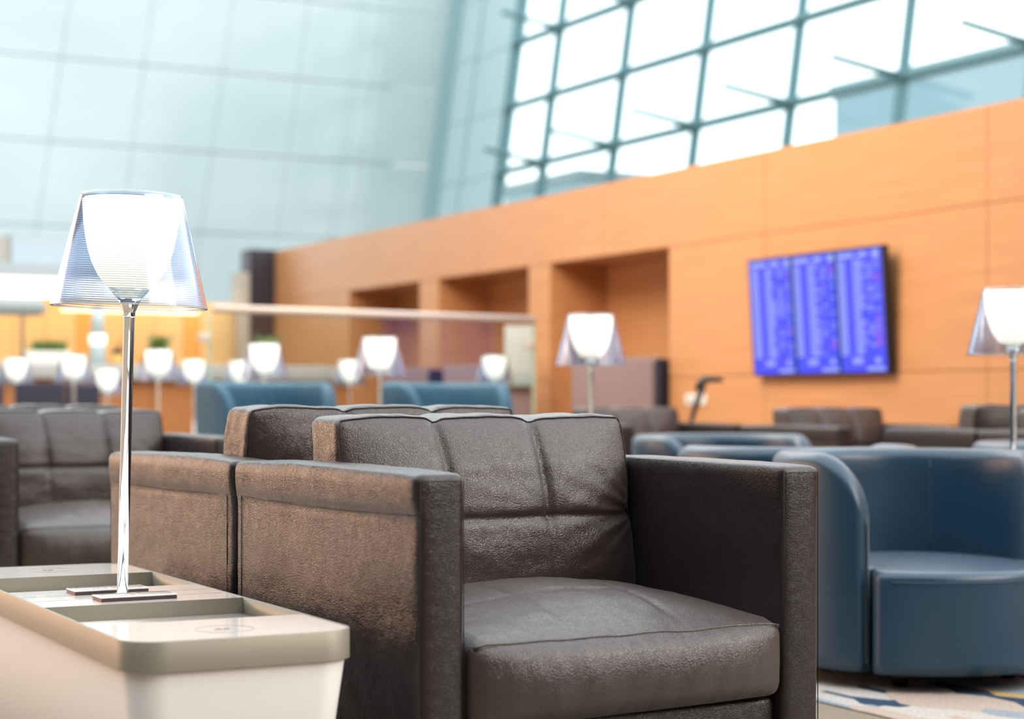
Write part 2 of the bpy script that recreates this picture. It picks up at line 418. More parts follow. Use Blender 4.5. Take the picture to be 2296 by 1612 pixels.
        lines = 0.007 * seam_g(dX, 0.009) * up + 0.003 * seam_g(dX, 0.003) * up + 0.006 * seam_g(dZ, 0.012) + 0.004 * seam_g(dZ, 0.0025)
        wr = 0.004 * fnoise(P * np.array([1.0, 1, 2.2]), 7.0, 4.4, 4) * env
        # creases fanning in from the right end of the cross seam
        rx = (1 - X) * hx; rz = (Z - 0.0) * hz
        fan = 0.0035 * np.sin(np.arctan2(rz, rx + 0.02) * 16 + 0.6) * np.exp(-((rx - 0.05) / 0.09) ** 2) * np.exp(-(rz / 0.08) ** 2)
        P[:, 1] += fr * (sag - lines + wr + fan)
        top = np.clip(N[:, 2], 0, 1)
        P[:, 2] += top * (0.010 * (col ** 0.6 - 0.7) - 0.008 * seam_g(dX, 0.012) + 0.006 * fnoise(P, 8.0, 1.3) + 0.006)
        side = np.clip(np.abs(N[:, 0]), 0, 1) * np.sign(N[:, 0])
        P[:, 0] += side * (0.006 * (1 - Z**2) + 0.004 * fnoise(P, 12.0, 6.0) - 0.010 * seam_g(Z - 0.05, 0.12))
        # lean back toward the panel
        P[:, 1] += 0.17 * P[:, 2]
        return P
    cc = (CW/2, 0.566, 0.570)
    ck = link('back_cushion', rbox(hx, hy, hz, 0.014, 84, 16, 60, back_d, cc, 'back_cushion'), BROWN_LIT, root)
    for ys in (-1, 1):
        top = on_edge(back_d, (hx, hy, hz), 0.014, cc, np.linspace(-0.975, 0.975, 80) * hx, ys)
        k = 0.7071; zz = np.linspace(-hz + 0.02, hz - 0.02, 16); ends = []
        for sgn in (-1, 1):
            P = np.array([(sgn * (hx - 0.014 + 0.014*k), ys * (hy - 0.014 + 0.014*k), z) for z in zz]); N = np.tile([sgn*k, ys*k, 0], (16, 1))
            ends.append([tuple(p) for p in back_d(P, N) + N * 0.001 + np.array(cc)])
        link('stitching', tube(ends[0] + top + ends[1][::-1], 0.0016, 5), THREAD, ck)
    for fx in (0.06, CW - 0.06):
        for fy in (0.08, CL - 0.08):
            link('foot', lathe([(0.02, 0), (0.024, 0.04)], 16), BLACK, root).location = (fx, fy, 0)
    return root
TC = math.radians(30.2)
V = lambda th: Vector((-math.sin(th), math.cos(th), 0))
W = lambda th: Vector((math.cos(th), math.sin(th), 0))
arm0 = build_armchair()
G_ARM = 'brown leather armchairs set back to back'
used = False
def place_arm(P, th, label, back_to_back=False):
    global used
    o = arm0 if not used else copy_tree(arm0); used = True
    P = Vector((P[0], P[1], 0))
    if back_to_back:
        P = P + V(th) * (2 * CL + 0.012) + W(th) * CW; th += PI
    o.location = P; o.rotation_euler = (0, 0, th)
    tag(o, label, 'armchair', G_ARM)
    if back_to_back:
        for c_ in o.children:
            if c_.name.startswith('back_cushion'): c_.location.z += 0.018
P1 = (-0.157, 3.06)
place_arm(P1, TC, 'nearest brown leather armchair, in focus, with plump tufted back cushion')
place_arm(P1, TC, 'brown leather armchair backing onto the nearest one, beside the lamp table', True)
P3 = (-1.70, 5.98)
place_arm(P3, TC, 'brown leather armchair at far left, seen behind the chrome lamp stem')
place_arm(P3, TC, 'brown leather armchair backing onto the far left one, only cushion top showing', True)
P5 = (2.34, 7.42); T5 = math.radians(18)
place_arm(P5, T5, 'brown armchair at the right edge of the picture, behind the right lamp stem')
place_arm(P5, T5, 'brown armchair below the screen to its right, backing onto the right edge one', True)
place_arm((1.66, 9.3), TC, 'brown armchair with crumpled dark cushion directly below the blue screen')
place_arm((0.60, 10.1), TC, 'brown armchair in front of the right-hand alcove, left of the black reading lamp')

# ------------------------------------------------------------------ console table with charging spots
def rounded_rect(x0, x1, y0, y1, r, n=10):
    pts = []
    for cx_, cy_, a0 in ((x1-r, y0+r, -PI/2), (x1-r, y1-r, 0), (x0+r, y1-r, PI/2), (x0+r, y0+r, PI)):
        for i in range(n + 1):
            a = a0 + PI/2 * i / n; pts.append((cx_ + r*math.cos(a), cy_ + r*math.sin(a)))
    return pts
def loft(rings, name='loft', cap=True):
    """rings: list of (pts2d, z)"""
    v = []; f = []; n = len(rings[0][0])
    for pts, z in rings: v += [(p[0], p[1], z) for p in pts]
    for i in range(len(rings) - 1):
        for k in range(n):
            k2 = (k + 1) % n; f.append((i*n + k, i*n + k2, (i+1)*n + k2, (i+1)*n + k))
    if cap: f.append(tuple(reversed(range(n)))); f.append(tuple(range((len(rings)-1)*n, len(rings)*n)))
    return mesh(name, v, f)
TW, TL, TZ = 0.385, 1.41, 0.436
tth = math.radians(27.7)
tx, ty = at(812, 2.95)
tab = empty('charging_table', (tx, ty, 0), tth, 'long white side table with champagne metal rim and charging spots', 'table')
# local: x from -TW to 0, y from 0 to TL
def RR(i, r): return rounded_rect(-TW + i, -i, i, TL - i, r)
RC = 0.065
link('body', loft([(RR(0.058, 0.03), 0.0), (RR(0.008, RC - 0.006), TZ - 0.052), (RR(0.010, RC - 0.008), TZ - 0.048)], 'body'), WBODY, tab)
# rim: outer wall, top edge, inner wall (closed loop section)
outer_r = RR(0, RC); inner_r = RR(0.005, RC - 0.005)
rings = [(outer_r, TZ - 0.048), (outer_r, TZ - 0.0015), (RR(0.0012, RC - .001), TZ), (inner_r, TZ), (inner_r, TZ - 0.048), (outer_r, TZ - 0.048)]
link('rim', loft(rings, 'rim', cap=False), CHAMP, tab)
link('tray_floor', loft([(RR(0.0052, RC - .005), TZ - 0.046), (RR(0.0052, RC - .005), TZ - 0.030)], 'tray_floor'), WHITE, tab)
s1, s2, s3, s4 = 0.255, 0.562, 0.852, 1.152
def end_panel(y0, y1, round_low):
    full = rounded_rect(-TW + 0.0055, -0.0055, 0.0055, TL - 0.0055, RC - 0.006, 10)
    pts = [p for p in full if (p[1] <= y1 if round_low else p[1] >= y0)]
    if round_low: pts = sorted([p for p in pts if p[0] < -TW/2], key=lambda p: -p[1]) + sorted([p for p in pts if p[0] >= -TW/2], key=lambda p: p[1]); pts += [(-0.0055, y1), (-TW + 0.0055, y1)]
    else: pts = sorted([p for p in pts if p[0] > -TW/2], key=lambda p: p[1]) + sorted([p for p in pts if p[0] <= -TW/2], key=lambda p: -p[1]); pts += [(-TW + 0.0055, y0), (-0.0055, y0)]
    return loft([(pts, TZ - 0.030), (pts, TZ - 0.0012)], 'top_panel')
link('top_panel', end_panel(0, s1, True), WHITE, tab, smooth=False)
bx('top_panel', WHITE, tab, -TW + .0055, -.0055, s2, s3, TZ - 0.030, TZ - 0.0012)
link('top_panel', end_panel(s4, TL, False), WHITE, tab, smooth=False)
bx('divider', CHAMP, tab, -TW + .0055, -.0055, s2 - 0.003, s2, TZ - 0.030, TZ - 0.0008)
bx('divider', CHAMP, tab, -TW + .0055, -.0055, s4 - 0.003, s4, TZ - 0.030, TZ - 0.0008)
bx('divider', CHAMP, tab, -TW + .0055, -.0055, s1, s1 + 0.003, TZ - 0.030, TZ - 0.0012)
for yy in (s2 + 0.105, s3 - 0.105):
    bx('panel_joint', MARK, tab, -TW + .01, -.01, yy, yy + 0.0012, TZ - 0.002, TZ - 0.0009)
for yc in (0.115, TL - 0.115):
    pts = [(-TW/2 + 0.047*math.cos(a), yc + 0.047*math.sin(a), TZ - 0.0012) for a in np.linspace(0, 2*PI, 49)[:-1]]
    cm = link('charging_mark', tube(pts, 0.0009, 5, closed=True), MARK, tab)
    g = []
    gx = -TW/2 - 0.006
    g += [(gx - 0.004 + 0.006*math.cos(a), yc + 0.006*math.sin(a), TZ - 0.001) for a in np.linspace(0.4, 2*PI - 0.1, 16)]
    g += [(gx + 0.002, yc - 0.012, TZ - 0.001), (gx + 0.006, yc - 0.009, TZ - 0.001)]
    link('charging_symbol', tube(g, 0.0009, 5), MARK, cm)
    link('charging_symbol', tube([(gx + 0.007, yc + .006, TZ - .001), (gx + 0.014, yc + 0.006, TZ - .001), (gx + 0.014, yc - .006, TZ - .001), (gx + .009, yc - .006, TZ - .001)], 0.0009, 5), MARK, cm)
def lid(yc, xc):
    l = empty('outlet_lid', (xc, yc, TZ), 0.02, parent=tab)
    bx('lid_plate', WHITE, l, -0.073, 0.073, -0.030, 0.030, 0.0055, 0.0085, 0.0012)
    bx('lid_edge', M('dark_bronze', (0.06, 0.035, 0.04), 0.5), l, -0.072, 0.072, -0.029, 0.029, -0.001, 0.0054)
    for xa in (-0.034, 0.036):
        fr_ = [(xa - 0.028, -0.020), (xa + 0.028, -0.020), (xa + 0.028, 0.020), (xa - 0.028, 0.020)]
        link('socket_outline', tube([(p[0], p[1], 0.0087) for p in fr_], 0.0005, 4, closed=True), MARK, l)
    for xa in (-0.028, -0.020):
        link('indicator_dot', lathe([(0.0016, 0.0084), (0.0016, 0.0090)], 8), MARK, l).location = (xa, -0.005, 0)
lid(0.632, -0.192); lid(0.772, -0.205)

# ------------------------------------------------------------------ table lamp
glow = bpy.data.materials.new('lamp_glow'); glow.use_nodes = True
nt = glow.node_tree; b = nt.nodes['Principled BSDF']; b.inputs['Base Color'].default_value = (0.12, 0.11, 0.10, 1)
tcn = nt.nodes.new('ShaderNodeTexCoord'); sx_ = nt.nodes.new('ShaderNodeSeparateXYZ'); mr = nt.nodes.new('ShaderNodeMapRange')
nt.links.new(tcn.outputs['Object'], sx_.inputs[0]); nt.links.new(sx_.outputs[2], mr.inputs[0])
mr.inputs[1].default_value = 0.57; mr.inputs[2].default_value = 0.74; mr.inputs[3].default_value = 1.35; mr.inputs[4].default_value = 3.0
b.inputs['Emission Color'].default_value = (1.0, 0.87, 0.64, 1); nt.links.new(mr.outputs[0], b.inputs['Emission Strength'])
shade_m = bpy.data.materials.new('clear_ribbed_plastic'); shade_m.use_nodes = True
nt = shade_m.node_tree; nt.nodes.clear()
o_ = nt.nodes.new('ShaderNodeOutputMaterial'); tr = nt.nodes.new('ShaderNodeBsdfTransparent'); gl = nt.nodes.new('ShaderNodeBsdfGlossy')
lw0 = nt.nodes.new('ShaderNodeLayerWeight'); lw = nt.nodes.new('ShaderNodeMath'); lw.operation = 'POWER'; lw.inputs[1].default_value = 3.0; nt.links.new(lw0.outputs['Facing'], lw.inputs[0]); mxs = nt.nodes.new('ShaderNodeMixShader')
tr.inputs[0].default_value = (0.84, 0.88, 0.95, 1); gl.inputs['Roughness'].default_value = 0.12; gl.inputs[0].default_value = (0.85, 0.88, 1, 1)
tcn = nt.nodes.new('ShaderNodeTexCoord'); sx_ = nt.nodes.new('ShaderNodeSeparateXYZ'); ml = nt.nodes.new('ShaderNodeMath'); ml.operation = 'MULTIPLY'; ml.inputs[1].default_value = 2*PI/0.0043
sn = nt.nodes.new('ShaderNodeMath'); sn.operation = 'SINE'; mr2 = nt.nodes.new('ShaderNodeMapRange'); mr2.inputs[1].default_value = -0.2; mr2.inputs[2].default_value = 0.5; mr2.inputs[3].default_value = 0.05; mr2.inputs[4].default_value = 0.12
ad = nt.nodes.new('ShaderNodeMath'); ad.operation = 'ADD'; ad.use_clamp = True
nt.links.new(tcn.outputs['Object'], sx_.inputs[0]); nt.links.new(sx_.outputs[2], ml.inputs[0]); nt.links.new(ml.outputs[0], sn.inputs[0]); nt.links.new(sn.outputs[0], mr2.inputs[0])
mc = nt.nodes.new('ShaderNodeMixRGB'); mc.inputs[1].default_value = (0.92, 0.965, 1.0, 1); mc.inputs[2].default_value = (0.66, 0.70, 0.78, 1)  # dark stripes put the ribs' refraction into the transparent colour
mr3 = nt.nodes.new('ShaderNodeMapRange'); mr3.inputs[1].default_value = -0.3; mr3.inputs[2].default_value = 0.6
nt.links.new(sn.outputs[0], mr3.inputs[0]); nt.links.new(mr3.outputs[0], mc.inputs[0]); nt.links.new(mc.outputs[0], tr.inputs[0])
nt.links.new(mr2.outputs[0], ad.inputs[0]); nt.links.new(lw.outputs[0], ad.inputs[1]); nt.links.new(ad.outputs[0], mxs.inputs[0])
nt.links.new(tr.outputs[0], mxs.inputs[1]); nt.links.new(gl.outputs[0], mxs.inputs[2]); nt.links.new(mxs.outputs[0], o_.inputs[0])
clear_m = glass_m.copy(); clear_m.name = 'clear_plastic'
for n_ in clear_m.node_tree.nodes:
    if n_.type == 'MATH' and n_.operation == 'MULTIPLY_ADD': n_.inputs[1].default_value = 0.7; n_.inputs[2].default_value = 0.22
def build_lamp():
    root = empty('table_lamp')
    link('base_ring', lathe([(0.020, 0), (0.020, 0.003), (0.013, 0.005), (0.0095, 0.005)], 32), CHROME, root)
    link('stem', lathe([(0.0105, 0.002), (0.0105, 0.527), (0.0112, 0.528), (0.0112, 0.531)], 32), CHROME, root)
    fn = [(0.0112, 0.531), (0.0120, 0.540), (0.0165, 0.552), (0.0240, 0.566), (0.0400, 0.583)]
    link('funnel', lathe(fn[:4] + [(r - 0.0015, z) for r, z in reversed(fn[:4])], 40, closed=True), CHROME, root)
    link('funnel_collar', lathe([(0.024, 0.566), (0.0398, 0.584)] + [(0.0385, 0.584), (0.0228, 0.566)], 40, closed=True), clear_m, root)
    link('bulb_holder', lathe([(0.003, 0.535), (0.008, 0.556), (0.022, 0.583)], 24), glow, root)
    prof = [(0.001, 0.5845), (0.040, 0.585), (0.050, 0.595), (0.0605, 0.609), (0.072, 0.632), (0.080, 0.658), (0.0855, 0.685), (0.0895, 0.715), (0.092, 0.752), (0.090, 0.753), (0.001, 0.753)]
    link('diffuser', lathe(prof, 56), glow, root)
    n = 50; pr = []
    z0, z1, r0, r1 = 0.549, 0.758, 0.147, 0.0965
    for i in range(2 * n + 1):
        q = i / (2*n); pr.append((r0 + (r1 - r0) * q + (0.0007 if i % 2 else 0), z0 + (z1 - z0) * q))
    pr += [(0.0945, 0.762), (0.0925, 0.761), (0.0945, 0.756), (0.1445, 0.549)]
    sh = link('shade', lathe(pr, 72, closed=True), shade_m, root)
    pts = [(0.1462*math.cos(a), 0.1462*math.sin(a), 0.549) for a in np.linspace(0, 2*PI, 73)[:-1]]
    link('shade_rim', tube(pts, 0.0016, 8, closed=True), clear_m, sh)
    pts = [(0.0945*math.cos(a), 0.0945*math.sin(a), 0.7605) for a in np.linspace(0, 2*PI, 73)[:-1]]
    link('shade_rim', tube(pts, 0.0014, 8, closed=True), clear_m, sh)
    return root
lamp0 = build_lamp()
G_L = 'clear shaded table lamps around the lounge'
lp = tab.matrix_basis @ Vector((-0.196, 0.702, TZ))
lamp0.location = (lp.x, lp.y, TZ - 0.001); lamp0.rotation_euler = (0, math.radians(1.36), 0)
tag(lamp0, 'nearest table lamp, in focus, chrome stem and ribbed clear shade', 'lamp', G_L)
# small pedestals carrying the other lamps
def build_ped():
    r = empty('pedestal_table')
    link('tabletop', lathe([(0.15, 0.385), (0.155, 0.39), (0.155, 0.405), (0.15, 0.41)], 40), WBODY, r)
    link('pole', lathe([(0.02, 0.015), (0.02, 0.385)], 20), CHAMP, r)
    link('base', lathe([(0.12, 0), (0.12, 0.008), (0.03, 0.02)], 36), CHAMP, r)
    return r
ped0 = build_ped(); ped_used = False
lamps = [(2272, 5.9, 0, 'table lamp at the right edge of the picture, by the blue tub chairs', 'behind the nearest blue chair at right'),
         (1325, 7.6, 0, 'table lamp in front of the dark high-backed seat in the right-hand alcove', 'under the lamp before the right-hand alcove'),
         (852, 10.2, 0, 'table lamp standing between the two tall blue chairs', 'between the two tall blue chairs'),
         (593, 11.3, 0, 'bright table lamp above the left tall blue chair, before the wall end', 'behind the left tall blue chair'),
         (355, 12.6, 0, 'table lamp just right of the near chrome stem, before the bar counter', 'right of the near lamp stem'),
         (1109, 14.2, 0, 'small table lamp beside the white kiosk panel, above the right tall blue chair', 'left of the white kiosk'),
         (165, 14.0, 0, 'table lamp left of the near chrome stem, in front of the counter', 'left of the near lamp stem'),
         (35, 15.0, 0, 'leftmost small table lamp, at the left edge of the picture', 'at the left edge of the picture'),
         (240, 15.3, -0.085, 'lowest of the small lamps, close left of the near chrome stem', 'close left of the near stem, lower than others'),
         (435, 15.5, 0, 'small table lamp left of the tall blue chairs, beyond the glass clamp', 'left of the tall blue chairs'),
         (538, 15.9, 0, 'small table lamp close left of the bright one before the wall end', 'close left of the bright lamp'),
         (785, 15.6, 0, 'small table lamp half hidden behind the lamp between the tall blue chairs', 'behind the lamp between the tall blue chairs')]
for px, D, dz, lab, where in lamps:
    l = copy_tree(lamp0); x, y = at(px, D); l.location = (x, y, 0.41 + dz); l.rotation_euler = (0, 0, 0)
    tag(l, lab, 'lamp', G_L)
    pd = ped0 if not ped_used else copy_tree(ped0); ped_used = True
    pd.location = (x, y, 0); pd.scale = (1, 1, (0.41 + dz) / 0.41)
    tag(pd, 'small round white pedestal table ' + where, 'table', 'pedestal tables under the lamps')

# ------------------------------------------------------------------ blue tub chairs
def build_tub(name, H0, BLUE=BLUE, pleat=0.0, R=0.40, T=0.075, aopen=57, drop=0.20, rise=0.0):
    root = empty(name)
    a1 = PI - math.radians(aopen); nphi = 120 if not pleat else 200
    v = []; f = []; ring = None
    zb = 0.05
    for i in range(nphi + 1):
        q = -1 + 2 * i / nphi; q = math.copysign(1 - (1 - abs(q)) ** 1.25, q)   # denser at the tips
        ph = q * a1
        dt = (1 - abs(q)) * a1 * R            # arc length to the tip
        th = T * math.sqrt(max(0.0, 1 - max(0, 1 - dt / 0.03) ** 3)) + 0.0005
        Hh = H0 + rise * math.cos(ph) - drop * (1 - math.sqrt(max(0.0, 1 - max(0.0, 1 - dt / 0.17) ** 2)))
        rm = R - T / 2
        s = []
        nz_ = 14
        flare = lambda z: 0.012 * (z / H0)
        for k in range(nz_ + 1):
            z = zb + (Hh - th/2 - zb) * k / nz_; s.append((rm + th/2 + flare(z), z))
        for k in range(1, 8):
            a = PI * k / 8; s.append((rm + th/2*math.cos(a) + flare(Hh), Hh - th/2 + th/2*math.sin(a)))
        for k in range(nz_ + 1):
            z = Hh - th/2 - (Hh - th/2 - zb) * k / nz_
            pl = pleat * max(0, math.sin(ph * 34)) ** 2 * min(1, max(0, (H0 - z) / 0.10)) if pleat else 0
            s.append((rm - th/2 + flare(z) - pl, z))
        ring = len(s)
        for r, z in s: v.append((r * math.sin(ph), r * math.cos(ph), z))
    for i in range(nphi):
        for k in range(ring):
            k2 = (k + 1) % ring
            f.append((i*ring + k, i*ring + k2, (i+1)*ring + k2, (i+1)*ring + k))
    f.append(tuple(range(ring))); f.append(tuple(reversed(range(nphi*ring, (nphi+1)*ring))))
    sh = link('shell', mesh('shell', v, f), BLUE, root)
    for sg in (-1, 1):
        ph = sg * math.radians(46)
        ri = R - T + 0.002
        link('seam', tube([((ri + 0.012*z/H0) * math.sin(ph), (ri + 0.012*z/H0) * math.cos(ph), z) for z in np.linspace(0.34, H0 - T*0.5, 12)], 0.0035, 6), BTHREAD, sh)
    # seat drum, wider in the opening than inside the shell
    v = []; f = []; seg = 120; prof = []
    for k in range(9): prof.append((1.0, 0.05 + 0.255 * k / 8))
    for k in range(1, 7):
        a = PI/2 * k / 6; prof.append((1 - 0.06 * (1 - math.cos(a)), 0.305 + 0.028 * math.sin(a)))
    for k in range(1, 9): prof.append((0.94 * (1 - k / 8.0) + 0.001, 0.333 + 0.018 * math.sin(PI/2 * k / 8)))
    ao = math.radians(aopen)
    for rr, z in prof:
        for s_ in range(seg):
            a = 2 * PI * s_ / seg - PI       # 0 = front (-y)
            e = 1 / (1 + math.exp((abs(a) - ao + 0.045) * 60))
            base = (R - T - 0.004) + (T + 0.022) * e - (1 - e) * 0.0
            gap = 0.004 * math.exp(-((abs(a) - ao + 0.03) / 0.03) ** 2)
            r = rr * (base - gap)
            v.append((r * math.sin(a), -r * math.cos(a), z))
    for i in range(len(prof) - 1):
        for s_ in range(seg):
            s2 = (s_ + 1) % seg; f.append((i*seg + s_, i*seg + s2, (i+1)*seg + s2, (i+1)*seg + s_))
    f.append(tuple(reversed(range(seg))))
    st = link('seat', mesh('seat', v, f), BLUE, root)
    pts = [((R + 0.0185) * math.sin(a), -(R + 0.0185) * math.cos(a), 0.304) for a in np.linspace(-ao + 0.2, ao - 0.2, 30)]
    link('seam', tube(pts, 0.0022, 5), BTHREAD, st)
    for a in (45, 135, 225, 315):
        link('foot', lathe([(0.022, 0), (0.03, 0.055)], 14), BLACK, root).location = (0.27*math.cos(math.radians(a)), 0.27*math.sin(math.radians(a)), 0)
    return root
tub0 = build_tub('tub_chair', 0.655)
G_T = 'low blue leather tub chairs on the rug'
for i, (x, y, rz, lab) in enumerate([
    (1.185, 5.40, 25, 'nearest blue leather tub chair, seat showing, beside the nearest brown armchair'),
    (0.97, 6.22, 200, 'blue tub chair whose rim shows right behind the nearest one'),
    (0.95, 8.2, 30, 'blue tub chair with oval rim behind the brown arm, below the black reading lamp'),
    (0.05, 8.25, 40, 'blue tub chair mostly hidden behind the nearest brown back cushion'),
    (2.12, 6.75, 30, 'blue tub chair whose rim shows by the right lamp stem')]):
    o = tub0 if i == 0 else copy_tree(tub0)
    o.location = (x, y, 0.006); o.rotation_euler = (0, 0, math.radians(rz)); tag(o, lab, 'armchair', G_T)
tall0 = build_tub('tall_tub_chair', 0.925, BLUE2, pleat=0.010, R=0.385, drop=0.30)
for i, (px, D, rz, lab) in enumerate([(597, 10.3, 38, 'tall blue pleated tub chair on the left, below the wall end'),
                                 (1002, 10.8, 38, 'tall blue pleated tub chair on the right, below the middle alcove')]):
    o = tall0 if i == 0 else copy_tree(tall0)
    x, y = at(px, D); o.location = (x, y, 0); o.rotation_euler = (0, 0, math.radians(rz)); tag(o, lab, 'armchair', 'tall blue tub chairs')

# ------------------------------------------------------------------ wall screen
scr_m = M('screen_blue', (0, 0, 0), 0.3, emis=(0.08, 0.095, 1.0), es=1.0)
txt_m = M('screen_text', (0, 0, 0), 0.3, emis=(0.42, 0.50, 1.0), es=1.0)
gap_m = M('screen_gap', (0, 0, 0), 0.3, emis=(0.0, 0.06, 0.35), es=0.8)
red_m = M('screen_violet', (0, 0, 0), 0.3, emis=(0.45, 0.15, 0.9), es=0.9)
cyan_m = M('screen_cyan', (0, 0, 0), 0.3, emis=(0.02, 0.35, 1.0), es=1.0)
tv = empty('flight_screen', (0, 0, 0), 0, 'large wall-mounted screen with blue flight listings in three columns', 'screen')
tcen = 1.82; base = Vector((2.94, 10.5, 0)) + Vector((-0.4726, 0.8813, 0)) * tcen
tv.location = base + Vector((-0.8813, -0.4726, 0)) * 0.075 + Vector((0, 0, 1.392)); tv.rotation_euler = (math.radians(4.0), 0, -math.radians(61.8))
bx('housing', BLACK, tv, -0.72, 0.72, -0.02, 0.03, -0.405, 0.405, 0.005)
bx('wall_bracket', BLACK, tv, -0.2, 0.2, 0.03, 0.065, -0.15, 0.15)
sc = bx('display', scr_m, tv, -0.70, 0.70, -0.0215, -0.019, -0.39, 0.39)
def quads(lst, y):
    v = []; f = []
    for x0, x1, z0, z1 in lst:
        b_ = len(v); v += [(x0, y, z0), (x1, y, z0), (x1, y, z1), (x0, y, z1)]; f.append((b_, b_+1, b_+2, b_+3))
    return mesh('quads', v, f)
colx = [(-0.685, -0.235), (-0.215, 0.235), (0.255, 0.685)]
T_, V_, K_ = [], [], []
for a, b in colx:
    wd = b - a
    T_.append((a, a + wd*.4, 0.345, 0.372)); T_.append((a + wd*.5, a + wd*.72, 0.345, 0.372)); T_.append((b - 0.07, b - 0.01, 0.335, 0.378))
    for r_ in range(25):
        z = 0.325 - r_ * 0.0245
        T_.append((a + 0.005, a + 0.085, z - 0.014, z)); 
        wv = 0.06 + 0.07 * rnd.random(); T_.append((a + 0.16, a + 0.16 + wv, z - 0.013, z))
        if rnd.random() < .6: T_.append((a + 0.30, a + 0.33 + .04 * rnd.random(), z - 0.010, z))
        if rnd.random() < .5: T_.append((b - 0.06, b - 0.01, z - 0.008, z))
        if rnd.random() < .2: V_.append((b - 0.07, b - 0.01, z - 0.014, z))
    for q in (0.28, 0.40, 0.80): T_.append((a + wd*q, a + wd*q + 0.045, -0.335, -0.30))
    T_.append((a + wd*.6, b, -0.38, -0.36))
link('text_rows', quads(T_, -0.0222), txt_m, sc, smooth=False)['kind'] = 'stuff'
link('highlighted_rows', quads(V_, -0.0224), red_m, sc, smooth=False)['kind'] = 'stuff'
link('column_gap', quads([(-0.245, -0.205, -0.39, 0.39)], -0.0223), gap_m, sc, smooth=False)
link('column_gap', quads([(0.228, 0.262, -0.39, 0.39)], -0.0223), gap_m, sc, smooth=False)

# ------------------------------------------------------------------ high-backed seats in the alcoves
def build_high():
    r = empty('high_back_seat')
    bx('backrest', MAUVE, r, -0.36, 0.36, -0.05, 0.05, 0.12, 1.15, 0.02)
    bx('side_wing', NAVY, r, 0.30, 0.37, -0.05, 0.50, 0.12, 1.14, 0.02)  # wings near black: the seat's shaded side put into the colour
    bx('side_wing', NAVY, r, -0.37, -0.30, 0.05, 0.50, 0.12, 1.14, 0.02)
    bx('seat', MAUVE, r, -0.30, 0.30, 0.05, 0.52, 0.25, 0.44, 0.03)
    for x in (-0.3, 0.3):
        for y in (0, 0.44): link('leg', lathe([(0.012, 0), (0.018, 0.13)], 12), BLACK, r).location = (x, y, 0)
    return r
hb0 = build_high()
for i, (px, D, rz, lab) in enumerate([(1382, 13.9, -28, 'dark mauve high-backed seat in the right-hand alcove, left of the screen'),
                                 (1050, 15.6, -22, 'dark mauve high-backed seat in the middle alcove'),
                                 (918, 16.8, -20, 'dark mauve high-backed seat at the left-hand alcove')]):
    o = hb0 if i == 0 else copy_tree(hb0); x, y = at(px, D)
    o.location = (x, y, 0); o.rotation_euler = (0, 0, math.radians(rz)); tag(o, lab, 'seat', 'high-backed seats along the timber wall')
    if i: o.scale = (0.62, 0.7, 0.98)

# black slanting reading lamp in front of the wall, small socket plate on the wall
x, y = at(1552, 11.3)
rl = empty('reading_lamp', (x, y, 0), 0, 'slim black slanting reading lamp left of the screen', 'lamp')
link('base', lathe([(0.13, 0), (0.13, 0.012), (0.02, 0.02)], 30), BLACK, rl)
link('arm', tube([(0, 0, 0.01), (-0.01, 0, 0.45), (-0.015, 0, 0.66), (0.02, 0, 0.78), (0.065, 0, 0.91)], [0.012, 0.011, 0.012, 0.018, 0.024], 12), BLACK, rl)
link('head', tube([(0.03, 0, 0.885), (0.06, 0, 0.935), (0.10, 0, 0.95), (0.19, 0, 0.945)], [0.02, 0.028, 0.02, 0.012], 12), BLACK, rl)
sp_ = empty('socket_plate', (0, 0, 0), -math.radians(61.8), 'small white socket plate on the timber wall left of the screen', 'socket')
sp_.location = Vector((2.94, 10.5, 0)) + Vector((-0.4726, 0.8813, 0)) * 3.35 + Vector((-0.8813, -0.4726, 0)) * 0.006 + Vector((0, 0, 0.83))
bx('plate', WBODY, sp_, -0.13, 0.13, -0.006, 0.006, -0.04, 0.04, 0.002); 
for q in (-0.06, 0.06): link('socket', lathe([(0.022, 0.0), (0.022, 0.004)], 16), GREY, sp_).matrix_basis = __import__('mathutils').Matrix.Translation((q, -0.006, 0)) @ __import__('mathutils').Matrix.Rotation(PI/2, 4, 'X')

# ------------------------------------------------------------------ glass partition
A = Vector((*at(470, 11.8), 0)); B = Vector((*at(1197, 13.4), 0)); d_ = (B - A); LN = d_.length
gp = empty('glass_partition', A, math.atan2(d_.y, d_.x), 'frameless glass partition with pale top rail and clamps', 'partition')
np_ = 3
for i in range(np_):
    bx('glass_pane', glass_m, gp, LN*i/np_ + 0.004, LN*(i+1)/np_ - 0.004, -0.006, 0.006, 0.06, 1.40)
edge_m = M('green_glass_edge', (0.35, 0.52, 0.42), 0.2)
for x in (0.0, LN): bx('glass_edge', edge_m, gp, x - 0.006, x + 0.006, -0.007, 0.007, 0.06, 1.40)
rail_m = M('pale_rail', (0.50, 0.45, 0.42), 0.5)
link('top_rail', tube([(0.03, 0, 1.415), (LN, 0, 1.415)], 0.026, 12), rail_m, gp)
for x in (-0.04, LN - 0.05):
    bx('clamp', rail_m, gp, x - 0.035, x + 0.035, -0.02, 0.02, 1.195, 1.255, 0.006)
bx('floor_channel', rail_m, gp, 0, LN, -0.03, 0.03, 0, 0.06)

# white kiosk panel
x, y = at(1163, 14.9)
kk = empty('kiosk', (x, y, 0), 0.1, 'pale upright kiosk panel behind the end of the glass partition', 'kiosk')
bx('panel', M('pale_grey_panel', (0.50, 0.52, 0.50), 0.4), kk, -0.115, 0.115, -0.02, 0.02, 1.05, 1.435, 0.006)
bx('shelf', GREY, kk, -0.14, 0.12, -0.14, 0.10, 0.94, 1.04, 0.01)
bx('stand', MAUVE, kk, -0.10, 0.10, -0.06, 0.06, 0.0, 0.94, 0.01)

